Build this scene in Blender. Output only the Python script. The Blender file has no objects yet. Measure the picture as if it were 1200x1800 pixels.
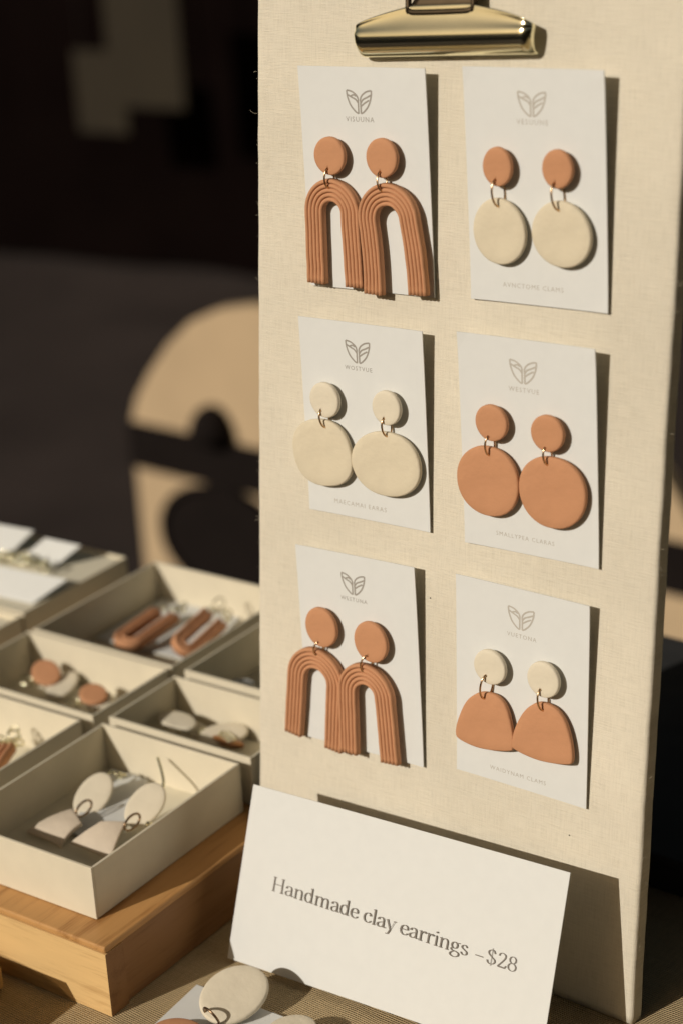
import bpy, bmesh, math, random
from mathutils import Vector, Matrix, noise
V = Vector
SC = bpy.context.scene
COL = SC.collection
R = math.radians
PI = math.pi

# ------------------------------------------------------------------ camera
PITCH, ROLL, CAM_H, FPX = 0.3795753, -0.0569457, 0.4549682, 3539.264
cam_d = bpy.data.cameras.new("camera")
cam = bpy.data.objects.new("camera", cam_d)
COL.objects.link(cam)
FW = V((0, math.cos(PITCH), -math.sin(PITCH)))
RT0 = V((1, 0, 0))
UP0 = RT0.cross(FW)
RT = RT0 * math.cos(ROLL) + UP0 * math.sin(ROLL)
UPV = -RT0 * math.sin(ROLL) + UP0 * math.cos(ROLL)
CAM = V((0, 0, CAM_H))
cam.matrix_world = Matrix((
    (RT.x, UPV.x, -FW.x, CAM.x), (RT.y, UPV.y, -FW.y, CAM.y),
    (RT.z, UPV.z, -FW.z, CAM.z), (0, 0, 0, 1)))
cam_d.sensor_fit = 'VERTICAL'
cam_d.sensor_height = 36
cam_d.sensor_width = 24
cam_d.lens = FPX / 1800 * 36
cam_d.clip_start = 0.02
cam_d.clip_end = 500
cam_d.dof.use_dof = True
cam_d.dof.focus_distance = 0.735
cam_d.dof.aperture_fstop = 7.0
SC.camera = cam
SC.cycles.diffuse_bounces = 2

# ------------------------------------------------------------------ light
SUN = V((0.7295, 0.5066, -0.4594)).normalized()      # the way the light travels
SUN_EL = math.asin(-SUN.z)
w = bpy.data.worlds.new("World")
SC.world = w
w.use_nodes = True
nt = w.node_tree
sky = nt.nodes.new("ShaderNodeTexSky")
sky.sky_type = 'NISHITA'
sky.sun_disc = False
sky.sun_elevation = SUN_EL
sky.sun_rotation = math.atan2(-SUN.x, -SUN.y)
sky.dust_density = 2.5
bg = nt.nodes["Background"]
bg.inputs[1].default_value = 0.05
tint = nt.nodes.new("ShaderNodeMix")
tint.data_type = 'RGBA'
tint.blend_type = 'MULTIPLY'
tint.inputs[0].default_value = 1.0
tint.inputs[7].default_value = (0.95, 0.76, 0.50, 1)     # the photograph's warm white balance
nt.links.new(sky.outputs[0], tint.inputs[6])
nt.links.new(tint.outputs[2], bg.inputs[0])
sun_d = bpy.data.lights.new("sun", 'SUN')
sun_d.energy = 2.9
sun_d.angle = R(0.53)
sun_d.color = (1.0, 0.945, 0.85)
sun = bpy.data.objects.new("sun", sun_d)
COL.objects.link(sun)
sun.rotation_euler = (-SUN).to_track_quat('Z', 'Y').to_euler()
sun.location = (-3, -2, 3)
SC.view_settings.view_transform = 'Standard'
SC.view_settings.look = 'None'
SC.view_settings.exposure = 0.0
SC.view_settings.gamma = 1.0

# ------------------------------------------------------------------ frames of reference
PSI, LEAN = -0.6794269, 0.1014498
BO = V((-0.0432975, 0.7274239, 0))                    # foot of the display board, near corner of its face
BU = V((math.cos(PSI), math.sin(PSI), 0))             # along the board
N0 = V((math.sin(PSI), -math.cos(PSI), 0))
BV = V((0, 0, 1)) * math.cos(LEAN) - N0 * math.sin(LEAN)   # up the board
BN = BU.cross(BV)                                     # out of its face
BW, BH = 0.1784, 0.372


def ray(px, py):
    return (FW + RT * ((px - 600) / FPX) - UPV * ((py - 900) / FPX)).normalized()


def hit(px, py, O, n):
    d = ray(px, py)
    return CAM + d * ((O - CAM).dot(n) / d.dot(n))


def onz(px, py, z):
    return hit(px, py, V((0, 0, z)), V((0, 0, 1)))


def frame(O, x, y, z):
    return Matrix(((x.x, y.x, z.x, O.x), (x.y, y.y, z.y, O.y), (x.z, y.z, z.z, O.z), (0, 0, 0, 1)))


BOARD = frame(BO, BU, BV, BN)
BINV = BOARD.inverted()


def buv(px, py, gap=0.0):
    """board coordinates of what is seen at a picture point, GAP above the board's face"""
    p = BINV @ hit(px, py, BO + BN * gap, BN)
    return p.x, p.y


# ------------------------------------------------------------------ object helpers
def link(name, me, mat, parent=None, M=None, smooth=False, label=None):
    o = bpy.data.objects.new(name, me)
    COL.objects.link(o)
    if mat and not me.materials:
        me.materials.append(mat)
    if smooth:
        for p in me.polygons:
            p.use_smooth = True
    if parent:
        o.parent = parent
    if M is not None:
        o.matrix_local = M
    if label:
        o["label"] = label
    return o


def bm_obj(name, bm, mat, parent=None, M=None, smooth=False, label=None):
    bmesh.ops.recalc_face_normals(bm, faces=bm.faces)
    me = bpy.data.meshes.new(name)
    bm.to_mesh(me)
    bm.free()
    return link(name, me, mat, parent, M, smooth, label)


def thing(name, label, cat, M=None, group=None):
    o = bpy.data.objects.new(name, None)
    o.empty_display_size = 0.01
    COL.objects.link(o)
    if M is not None:
        o.matrix_world = M
    return tag(o, label, cat, group)


def tag(o, label=None, cat=None, group=None, kind=None):
    if label:
        o["label"] = label
    if cat:
        o["category"] = cat
    if group:
        o["group"] = group
    if kind:
        o["kind"] = kind
    return o


def box_bm(x0, x1, y0, y1, z0, z1, bev=0.0, seg=2, bm=None):
    own = bm is None
    if own:
        bm = bmesh.new()
    r = bmesh.ops.create_cube(bm, size=1)
    vs = r['verts']
    for v in vs:
        v.co = V((x0 + (v.co.x + .5) * (x1 - x0), y0 + (v.co.y + .5) * (y1 - y0), z0 + (v.co.z + .5) * (z1 - z0)))
    if bev:
        es = list({e for v in vs for e in v.link_edges})
        bmesh.ops.bevel(bm, geom=es, offset=bev, segments=seg, affect='EDGES', profile=0.5)
    return bm


def catmull(pts, n=6, closed=False):
    out = []
    m = len(pts)
    rng = range(m if closed else m - 1)
    for i in rng:
        p0 = pts[(i - 1) % m] if closed or i > 0 else pts[i]
        p1 = pts[i]
        p2 = pts[(i + 1) % m]
        p3 = pts[(i + 2) % m] if closed or i + 2 < m else pts[(i + 1) % m]
        for k in range(n):
            t = k / n
            out.append(tuple(0.5 * (2 * b + (c - a) * t + (2 * a - 5 * b + 4 * c - d) * t * t + (-a + 3 * b - 3 * c + d) * t ** 3)
                             for a, b, c, d in zip(p0, p1, p2, p3)))
    if not closed:
        out.append(tuple(pts[-1]))
    return out


def tube_bm(pts, r, n=8, closed=False, bm=None, radii=None):
    """round wire along points (Vectors)"""
    if bm is None:
        bm = bmesh.new()
    m = len(pts)
    rings = []
    ref = None
    for i, p in enumerate(pts):
        a = pts[(i - 1) % m] if closed or i > 0 else p
        b = pts[(i + 1) % m] if closed or i < m - 1 else p
        t = (b - a).normalized()
        if ref is None:
            ref = t.orthogonal().normalized()
        ref = (ref - t * ref.dot(t)).normalized()
        bi = t.cross(ref)
        rr = radii[i] if radii else r
        rings.append([bm.verts.new(p + (ref * math.cos(2 * PI * k / n) + bi * math.sin(2 * PI * k / n)) * rr) for k in range(n)])
    for i in range(m if closed else m - 1):
        A, B = rings[i], rings[(i + 1) % m]
        off = 0
        if closed and i == m - 1:
            off = min(range(n), key=lambda q: (A[0].co - B[q].co).length)
        for k in range(n):
            bm.faces.new((A[k], A[(k + 1) % n], B[(k + 1 + off) % n], B[(k + off) % n]))
    if not closed:
        bm.faces.new(rings[0][::-1])
        bm.faces.new(rings[-1])
    return bm


# ------------------------------------------------------------------ materials
def new_mat(name):
    m = bpy.data.materials.new(name)
    m.use_nodes = True
    nt = m.node_tree
    return m, nt, nt.nodes, nt.links, nt.nodes["Principled BSDF"]


def coords(nt, scale=(1, 1, 1), rot=(0, 0, 0)):
    tc = nt.nodes.new("ShaderNodeTexCoord")
    mp = nt.nodes.new("ShaderNodeMapping")
    mp.inputs['Scale'].default_value = scale
    mp.inputs['Rotation'].default_value = rot
    nt.links.new(tc.outputs['Object'], mp.inputs['Vector'])
    return mp.outputs[0]


def tex_noise(nt, co, scale, detail=4, rough=.5):
    n = nt.nodes.new("ShaderNodeTexNoise")
    n.inputs['Scale'].default_value = scale
    n.inputs['Detail'].default_value = detail
    n.inputs['Roughness'].default_value = rough
    nt.links.new(co, n.inputs['Vector'])
    return n.outputs['Fac']


def ramp(nt, fac, stops):
    r = nt.nodes.new("ShaderNodeValToRGB")
    el = r.color_ramp.elements
    while len(el) < len(stops):
        el.new(0.5)
    for e, (p, c) in zip(el, stops):
        e.position = p
        e.color = (*c, 1)
    nt.links.new(fac, r.inputs[0])
    return r.outputs[0]


def math_n(nt, op, a, b=None):
    n = nt.nodes.new("ShaderNodeMath")
    n.operation = op
    for i, v in enumerate((a, b)):
        if v is None:
            continue
        if isinstance(v, (int, float)):
            n.inputs[i].default_value = v
        else:
            nt.links.new(v, n.inputs[i])
    return n.outputs[0]


def bump(nt, h, dist, strength=1.0):
    b = nt.nodes.new("ShaderNodeBump")
    b.inputs['Distance'].default_value = dist
    b.inputs['Strength'].default_value = strength
    nt.links.new(h, b.inputs['Height'])
    nt.links.new(b.outputs[0], nt.nodes["Principled BSDF"].inputs['Normal'])


def sc(c, k):
    return tuple(min(1, x * k) for x in c)


def plain(name, col, rough=.6, var=.08, nscale=150, bdist=0.0, bscale=2500, spec=.3, metal=0.0):
    m, nt, N, L, P = new_mat(name)
    co = coords(nt)
    f = tex_noise(nt, co, nscale, 5)
    L.new(ramp(nt, f, [(.3, sc(col, 1 - var)), (.7, sc(col, 1 + var))]), P.inputs['Base Color'])
    P.inputs['Roughness'].default_value = rough
    P.inputs['Specular IOR Level'].default_value = spec
    P.inputs['Metallic'].default_value = metal
    if bdist:
        bump(nt, tex_noise(nt, co, bscale, 4), bdist)
    return m


def clay(name, col):
    m, nt, N, L, P = new_mat(name)
    co = coords(nt)
    f = tex_noise(nt, co, 120, 6, .6)
    L.new(ramp(nt, f, [(.3, sc(col, .955)), (.7, sc(col, 1.04))]), P.inputs['Base Color'])
    P.inputs['Roughness'].default_value = .78
    P.inputs['Specular IOR Level'].default_value = .25
    a = tex_noise(nt, co, 260, 3)
    b = tex_noise(nt, co, 2600, 3)
    h = math_n(nt, 'ADD', math_n(nt, 'MULTIPLY', a, 2.2), math_n(nt, 'MULTIPLY', b, .16))
    bump(nt, h, 0.0002, .7)
    return m


def woven(name, cols, pitch, bd, axis_var=.5, slub=.5, rough=.9, dirt=0.12):
    """plain weave: warp and weft threads with slubs, one thread every PITCH metres"""
    m, nt, N, L, P = new_mat(name)
    tc = nt.nodes.new("ShaderNodeTexCoord")
    wob = nt.nodes.new("ShaderNodeTexNoise")
    wob.inputs['Scale'].default_value = 0.05 / pitch
    wob.inputs['Detail'].default_value = 4
    L.new(tc.outputs['Object'], wob.inputs['Vector'])
    wv = nt.nodes.new("ShaderNodeVectorMath")
    wv.operation = 'MULTIPLY_ADD'
    L.new(wob.outputs['Color'], wv.inputs[0])
    wv.inputs[1].default_value = (pitch * 3, pitch * 3, 0)
    L.new(tc.outputs['Object'], wv.inputs[2])
    sep = nt.nodes.new("ShaderNodeSeparateXYZ")
    L.new(wv.outputs[0], sep.inputs[0])
    k = 2 * PI / pitch
    sx = math_n(nt, 'SINE', math_n(nt, 'MULTIPLY', sep.outputs[0], k))
    sy = math_n(nt, 'SINE', math_n(nt, 'MULTIPLY', sep.outputs[1], k))
    # streaky thread thickness
    def streak(scale):
        mp = nt.nodes.new("ShaderNodeMapping")
        mp.inputs['Scale'].default_value = scale
        L.new(tc.outputs['Object'], mp.inputs['Vector'])
        return tex_noise(nt, mp.outputs[0], 1.0, 3, .6)
    s1 = streak((.9 / pitch, .06 / pitch, 1))
    s2 = streak((.06 / pitch, .9 / pitch, 1))
    # over-under
    prod = math_n(nt, 'MULTIPLY', sx, sy)
    hh = math_n(nt, 'ADD', math_n(nt, 'MULTIPLY', prod, .5),
                math_n(nt, 'MULTIPLY', math_n(nt, 'ADD', s1, s2), slub * 2))
    ax = math_n(nt, 'MULTIPLY', sy, axis_var)
    hh = math_n(nt, 'ADD', hh, ax)
    col = ramp(nt, math_n(nt, 'ADD', math_n(nt, 'MULTIPLY', hh, .34), .22), [(0.1, cols[0]), (.9, cols[1])])
    big = tex_noise(nt, tc.outputs['Object'], 14, 4)
    mx = nt.nodes.new("ShaderNodeMix")
    mx.data_type = 'RGBA'
    mx.blend_type = 'MULTIPLY'
    mx.inputs[0].default_value = 1
    L.new(col, mx.inputs[6])
    L.new(ramp(nt, big, [(.3, (1 - dirt,) * 3), (.7, (1, 1, 1))]), mx.inputs[7])
    L.new(mx.outputs[2], P.inputs['Base Color'])
    P.inputs['Roughness'].default_value = rough
    P.inputs['Specular IOR Level'].default_value = .15
    P.inputs['Sheen Weight'].default_value = .1
    bump(nt, hh, bd)
    return m


def wood(name, c0, c1, scale=1.0):
    m, nt, N, L, P = new_mat(name)
    co = coords(nt, (14 * scale, 160 * scale, 160 * scale))
    f = tex_noise(nt, co, 1.0, 6, .62)
    co2 = coords(nt, (60 * scale, 1500 * scale, 1500 * scale))
    g = tex_noise(nt, co2, 1.0, 3, .6)
    co3 = coords(nt, (7 * scale, 40 * scale, 40 * scale))
    k = tex_noise(nt, co3, 1.0, 3, .5)
    s = math_n(nt, 'ADD', math_n(nt, 'ADD', math_n(nt, 'MULTIPLY', f, .55), math_n(nt, 'MULTIPLY', g, .25)), math_n(nt, 'MULTIPLY', k, .35))
    L.new(ramp(nt, s, [(.42, c0), (.56, sc(c1, .93)), (.72, c1)]), P.inputs['Base Color'])
    P.inputs['Roughness'].default_value = .5
    P.inputs['Specular IOR Level'].default_value = .3
    bump(nt, s, 0.0002)
    return m


TERRA = (.565, .277, .142)
CREAM = (.71, .62, .455)
M_terra = clay("terracotta_clay", TERRA)
M_cream = clay("cream_clay", CREAM)
M_cream_light = clay("pale_cream_clay", (.75, .67, .52))
M_pinkish = clay("pinkish_beige_clay", (.70, .59, .46))
M_card = plain("card_stock", (.735, .735, .705), .75, .012, 200, 0.00002, 4000, .2)
M_board = woven("board_linen", ((.53, .465, .34), (.88, .80, .645)), 0.00052, 0.00011, .15, .9)
M_cloth = woven("table_linen", ((.25, .17, .075), (.85, .64, .36)), 0.0010, 0.0004, .8, .5)
M_boxpaper = plain("box_paper", (.73, .655, .50), .7, .03, 90, 0.00003, 1800, .25)
M_boxin = plain("box_inner_paper", (.80, .735, .57), .75, .03, 90, 0.00003, 1800, .2)
M_felt = plain("grey_insert", (.16, .15, .15), .9, .1, 500, 0.0001, 3000, .1)
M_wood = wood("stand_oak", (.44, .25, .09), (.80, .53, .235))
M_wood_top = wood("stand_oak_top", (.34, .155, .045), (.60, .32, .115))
M_wood_shaded = wood("stand_oak_shaded", (.22, .10, .035), (.34, .17, .065))  # darker copy of the oak: the side's shade put into the colour
M_gold = plain("brass", (.93, .88, .62), .16, .05, 60, 0, 1, .5, 1.0)
M_wire = plain("ring_wire", (.72, .50, .30), .25, .08, 600, 0, 1, .5, 1.0)
M_darkwire = plain("aged_wire", (.30, .20, .12), .3, .08, 600, 0, 1, .5, 1.0)
M_darkmetal = plain("dark_brass", (.07, .05, .03), .5, .1, 200, 0, 1, .5, 1.0)
M_ink = plain("grey_brown_ink", (.34, .31, .27), .7, .05, 400)
M_ink_pale = plain("pale_ink", (.50, .46, .40), .7, .05, 400)
M_ink_dark = plain("price_ink", (.22, .195, .17), .7, .05, 400)
M_amber = plain("amber", (.30, .13, .04), .3, .2, 300, 0, 1, .6)
M_asphalt = plain("asphalt", (.044, .033, .029), .9, .25, 3, 0.002, 200, .15)
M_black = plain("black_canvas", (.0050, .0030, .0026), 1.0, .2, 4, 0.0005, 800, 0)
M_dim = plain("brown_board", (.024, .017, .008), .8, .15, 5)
M_tan = plain("tan_board", (.52, .38, .23), .8, .08, 8)
M_blackpaint = plain("black_paint", (.012, .009, .008), .9, .1, 20, 0, 1, .05)
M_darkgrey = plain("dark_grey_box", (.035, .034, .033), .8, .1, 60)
M_added_stall = plain("added_stall_boards", (.07, .045, .028), .8, .2, 3)
M_added_canopy = plain("added_canopy_canvas", (.24, .16, .09), .9, .1, 10)
M_thread = plain("linen_thread", (.62, .54, .40), .9, .1, 500)

# ------------------------------------------------------------------ setting
def ground():
    bm = bmesh.new()
    bmesh.ops.create_grid(bm, x_segments=40, y_segments=40, size=120)
    o = bm_obj("ground", bm, M_asphalt)
    o.location = (0, 0, -0.76)
    tag(o, kind="structure")


ground()

# the table: the cloth lies on a wooden top with four legs, its edges parallel to the display board
T = frame(V((0, 0, 0)), BU, -N0, V((0, 0, 1)))
TX0, TX1, TY0, TY1 = -1.0, 0.75, 0.30, 0.690


def table():
    t = thing("market_table", "wooden market table under the tan linen cloth", "table", T @ Matrix.Translation((0, 0, -0.757)))
    bm_obj("tabletop", box_bm(TX0 + .01, TX1 - .01, TY0 + .01, TY1 - .01, .725, .754, .002), M_wood, t)
    for x in (TX0 + .06, TX1 - .06):
        for y in (TY0 + .05, TY1 - .05):
            bm_obj("leg", box_bm(x - .02, x + .02, y - .02, y + .02, 0.003, .724, .002), M_wood, t)
    # cloth: top sheet with small wrinkles, rounded over the edge and hanging down
    prof_y = [(TY0 - .012, -.33), (TY0 - .008, -.1), (TY0 - .004, -.02), (TY0, -.004)] + \
             [(TY0 + .006 + (TY1 - TY0 - .012) * i / 60, 0) for i in range(61)] + \
             [(TY1, -.004), (TY1 + .004, -.02), (TY1 + .008, -.1), (TY1 + .012, -.33)]
    bm = bmesh.new()
    nx = 150
    rows = []
    for i in range(nx + 5):
        if i < 2:
            x, dz = TX0 - .008, (-.3, -.02)[i]
        elif i > nx + 2:
            x, dz = TX1 + .008, (-.02, -.3)[i - nx - 3]
        else:
            x, dz = TX0 + (TX1 - TX0) * (i - 2) / nx, 0
        row = []
        for y, z in prof_y:
            p = V((x, y, min(z, dz)))
            h = noise.noise(V((x * 9, y * 14, 1.3))) * .0006
            if z < 0 or dz < 0:
                p.y += noise.noise(V((x * 12, 4, z))) * .012
                p.x += noise.noise(V((3, y * 12, z))) * .004
            else:
                p.z += h - .0004
            row.append(bm.verts.new(p))
        rows.append(row)
    for a, b in zip(rows, rows[1:]):
        for k in range(len(prof_y) - 1):
            bm.faces.new((a[k], b[k], b[k + 1], a[k + 1]))
    o = bm_obj("tablecloth", bm, M_cloth, smooth=True)
    o.matrix_world = T
    m = o.modifiers.new("thick", 'SOLIDIFY')
    m.thickness = .0012
    m.offset = -1
    tag(o, "coarse tan woven linen cloth spread under the stand and the price sign", "tablecloth")


table()


# ------------------------------------------------------------------ display board
def display_board():
    t = thing("display_board", "tall linen covered board leaning back and carrying six cards of earrings", "display board", BOARD)
    th = .0065
    # padded slab wrapped in cloth, its edges a little uneven
    bm = bmesh.new()
    nu, nv = 60, 120
    rb = .0016
    prof = []
    # cross-section round the board along u: right side, face, left side
    us = [(0, -th)] + [(0, -th * .5), (0, -rb)] + [(rb - rb * math.cos(a), -rb + rb * math.sin(a)) for a in (PI / 6, PI / 3)] + \
         [(rb + (BW - 2 * rb) * i / nu, 0) for i in range(nu + 1)] + \
         [(BW - rb + rb * math.sin(a), -rb + rb * math.cos(a)) for a in (PI / 6, PI / 3)] + [(BW, -rb), (BW, -th * .5), (BW, -th)]
    rows = []
    for j in range(nv + 1):
        y = .0005 + BH * j / nv
        row = []
        for (x, z) in us:
            e = .0003 * noise.noise(V((y * 60, x * 8, 0))) + .00012 * noise.noise(V((y * 700, x * 9, 3)))
            px = x + (e if (x < rb * 1.01 or x > BW - rb * 1.01) else 0)
            row.append(bm.verts.new((px, y, z + (noise.noise(V((x * 25, y * 25, 7))) * .00015 if z == 0 else 0))))
        rows.append(row)
    for a, b in zip(rows, rows[1:]):
        for k in range(len(us) - 1):
            bm.faces.new((a[k], a[k + 1], b[k + 1], b[k]))
    bm.faces.new(rows[0][::-1])
    bm.faces.new(rows[-1])
    bm_obj("front_cover", bm, M_board, t, smooth=True)
    bm_obj("back_board", box_bm(.0012, BW - .0012, .0012, BH - .0008, -th - .0012, -th, .0002, 1), M_black, t)
    # easel strut behind, hinged near the top
    bm = bmesh.new()
    box_bm(-.02, .02, -.285, 0, -.0015, 0, .0003, 1, bm)
    o = bm_obj("easel_strut", bm, M_black, t)
    a = BV.dot(V((0, 0, 1)))
    o.matrix_local = Matrix.Translation((BW / 2, .285, -th - .0014)) @ Matrix.Rotation(R(14), 4, 'X')
    # loose fibres standing off the cloth at the edges
    rnd = random.Random(5)
    bm = bmesh.new()
    for k in range(80):
        side = rnd.random() < .55
        x = (0 if side else BW)
        y = rnd.uniform(.02, BH - .01)
        d = -1 if side else 1
        p = V((x, y, -rnd.uniform(0, .003)))
        ln = rnd.choice((.0005, .0008, .0011, .0016)) if k > 3 else .0035
        dirv = V((d, rnd.uniform(-1.2, 1.2), rnd.uniform(-.3, .6))).normalized()
        pts = [p]
        for s in range(4):
            dirv = (dirv + V((0, rnd.uniform(-.5, .5), rnd.uniform(-.3, .3)))).normalized()
            pts.append(pts[-1] + dirv * ln / 4)
        tube_bm(pts, .00004, 3, bm=bm)
    o = bm_obj("loose_fibres", bm, M_thread, t)
    o["kind"] = "stuff"
    # two specks in the weave
    bm = bmesh.new()
    for q in ((756, 1051), (1000, 1468)):
        x, y = buv(*q)
        bmesh.ops.create_icosphere(bm, subdivisions=1, radius=.00028, matrix=Matrix.Translation((x, y, .00015)))
    bm_obj("dark_speck", bm, M_darkmetal, t)["kind"] = "stuff"


display_board()


# ------------------------------------------------------------------ clip
def clip():
    u0, u1 = .0500, .1252
    v0 = .3437
    O = BOARD @ Matrix.Translation(((u0 + u1) / 2, v0, 0)) @ Matrix.Rotation(R(4.0), 4, 'Z')
    t = thing("bulldog_clip", "wide brass bulldog clip gripping the top of the linen board", "clip", O)
    W = (u1 - u0) / 2
    bm = bmesh.new()
    ns, rows = 48, []
    for i in range(ns + 1):
        s = -1 + 2 * i / ns
        x = s * W
        # where the sloping plate ends: high in the middle, low and rounded at the ends
        a = abs(s)
        kk = 1 - max(0, (a - .30) / .70)
        top = .0100 + .0075 * min(1, kk * 1.05) ** .6 if a > .30 else .0176
        end = max(0, (a - .93) / .07)
        sh = 1 - .42 * end ** 2
        row = []
        lip = [(.0006, .0012), (.0000, .0030), (.0006, .0052), (.0022, .0072), (.0044, .0086), (.0068, .0090), (.0088, .0086)]
        lean = 0.0012 * s
        for (y, z) in lip:
            row.append((x * (1 - .035 * (1 - y / .0088) * a), y + 0, z * sh + .0002))
        yb, zb = .0088, .0086
        for k in range(1, 8):
            f = k / 7
            y = yb + (top - yb) * f
            z = zb - .0020 * (y - yb) / .0074 - .0004 * math.sin(f * PI)
            row.append((x * (1 - .008 * f), y, z * sh + .0002))
        rows.append([bm.verts.new(p) for p in row])
    for a, b in zip(rows, rows[1:]):
        for k in range(len(a) - 1):
            bm.faces.new((a[k], b[k], b[k + 1], a[k + 1]))
    o = bm_obj("front_jaw", bm, M_gold, t, smooth=True)
    m = o.modifiers.new("thick", 'SOLIDIFY')
    m.thickness = .0006
    m.offset = -1
    m = o.modifiers.new("sub", 'SUBSURF')
    m.levels = m.render_levels = 1
    # back jaw
    bm_obj("back_jaw", box_bm(-W * .98, W * .98, 0, .020, -.0098, -.0086, .0004, 1), M_gold, t)
    # spring tube over the board's edge
    bm = bmesh.new()
    L = .0135
    prof = [(.0172, .0064), (.0195, .0040), (.025, .0044), (.0300, .0042), (.0350, .0020), (.0365, -.0025), (.0350, -.0070), (.0310, -.0092), (.0200, -.0094)]
    rows = []
    for x in [-L + 2 * L * i / 10 for i in range(11)]:
        rows.append([bm.verts.new((x + .0012, y, z)) for y, z in prof])
    for a, b in zip(rows, rows[1:]):
        for k in range(len(prof) - 1):
            bm.faces.new((a[k], b[k], b[k + 1], a[k + 1]))
    o = bm_obj("spring_bridge", bm, M_darkmetal, t, smooth=True)
    m = o.modifiers.new("thick", 'SOLIDIFY')
    m.thickness = .0007
    # dark wire handle folded against the jaw
    pts = [V((-.0135, .0172, .0058)), V((-.0125, .0155, .0062)), V((-.009, .0150, .0064)), V((.009, .0150, .0064)), V((.0125, .0155, .0062)), V((.0135, .0172, .0058)), V((.0135, .036, .004)), V((.012, .040, .004)), V((-.012, .040, .004)), V((-.0135, .036, .004))]
    sm = [V(p) for p in catmull([tuple(p) for p in pts], 4, True)]
    bm_obj("wire_handle", tube_bm(sm, .0011, 8, True), M_darkmetal, t, smooth=True)


clip()


# ------------------------------------------------------------------ printing
def strokes_bm(strokes, to3, wx, wy, z0=0.0, bm=None):
    """pen strokes as thin raised print: a nib WX wide and WY high drawn along each polyline; TO3 maps (x, y, layer) to a point"""
    if bm is None:
        bm = bmesh.new()
    for si, st in enumerate(strokes):
        kx, ky = 1, 1
        if isinstance(st, tuple):
            st, kx, ky = st
        pts = st
        L, Rr = [], []
        m = len(pts)
        lay = z0 + (si % 7) * 0.000004
        for i, p in enumerate(pts):
            a = pts[max(0, i - 1)]
            b = pts[min(m - 1, i + 1)]
            tx, ty = b[0] - a[0], b[1] - a[1]
            l = math.hypot(tx, ty) or 1e-9
            nx, ny = -ty / l, tx / l
            h = math.hypot(nx * wx * kx, ny * wy * ky)
            L.append(bm.verts.new(to3(p[0] + nx * h, p[1] + ny * h, lay)))
            Rr.append(bm.verts.new(to3(p[0] - nx * h, p[1] - ny * h, lay)))
        for i in range(m - 1):
            try:
                bm.faces.new((L[i], L[i + 1], Rr[i + 1], Rr[i]))
            except ValueError:
                pass
    return bm


def cc(*p, n=5):
    return catmull(list(p), n)


def ov(cx, cy, rx, ry, n=20):
    return [(cx + rx * math.cos(2 * PI * k / n), cy + ry * math.sin(2 * PI * k / n)) for k in range(n + 1)]


def serif(x, y, w=.13):
    return ([(x - w, y), (x + w, y)], 1, 1.25)


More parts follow.
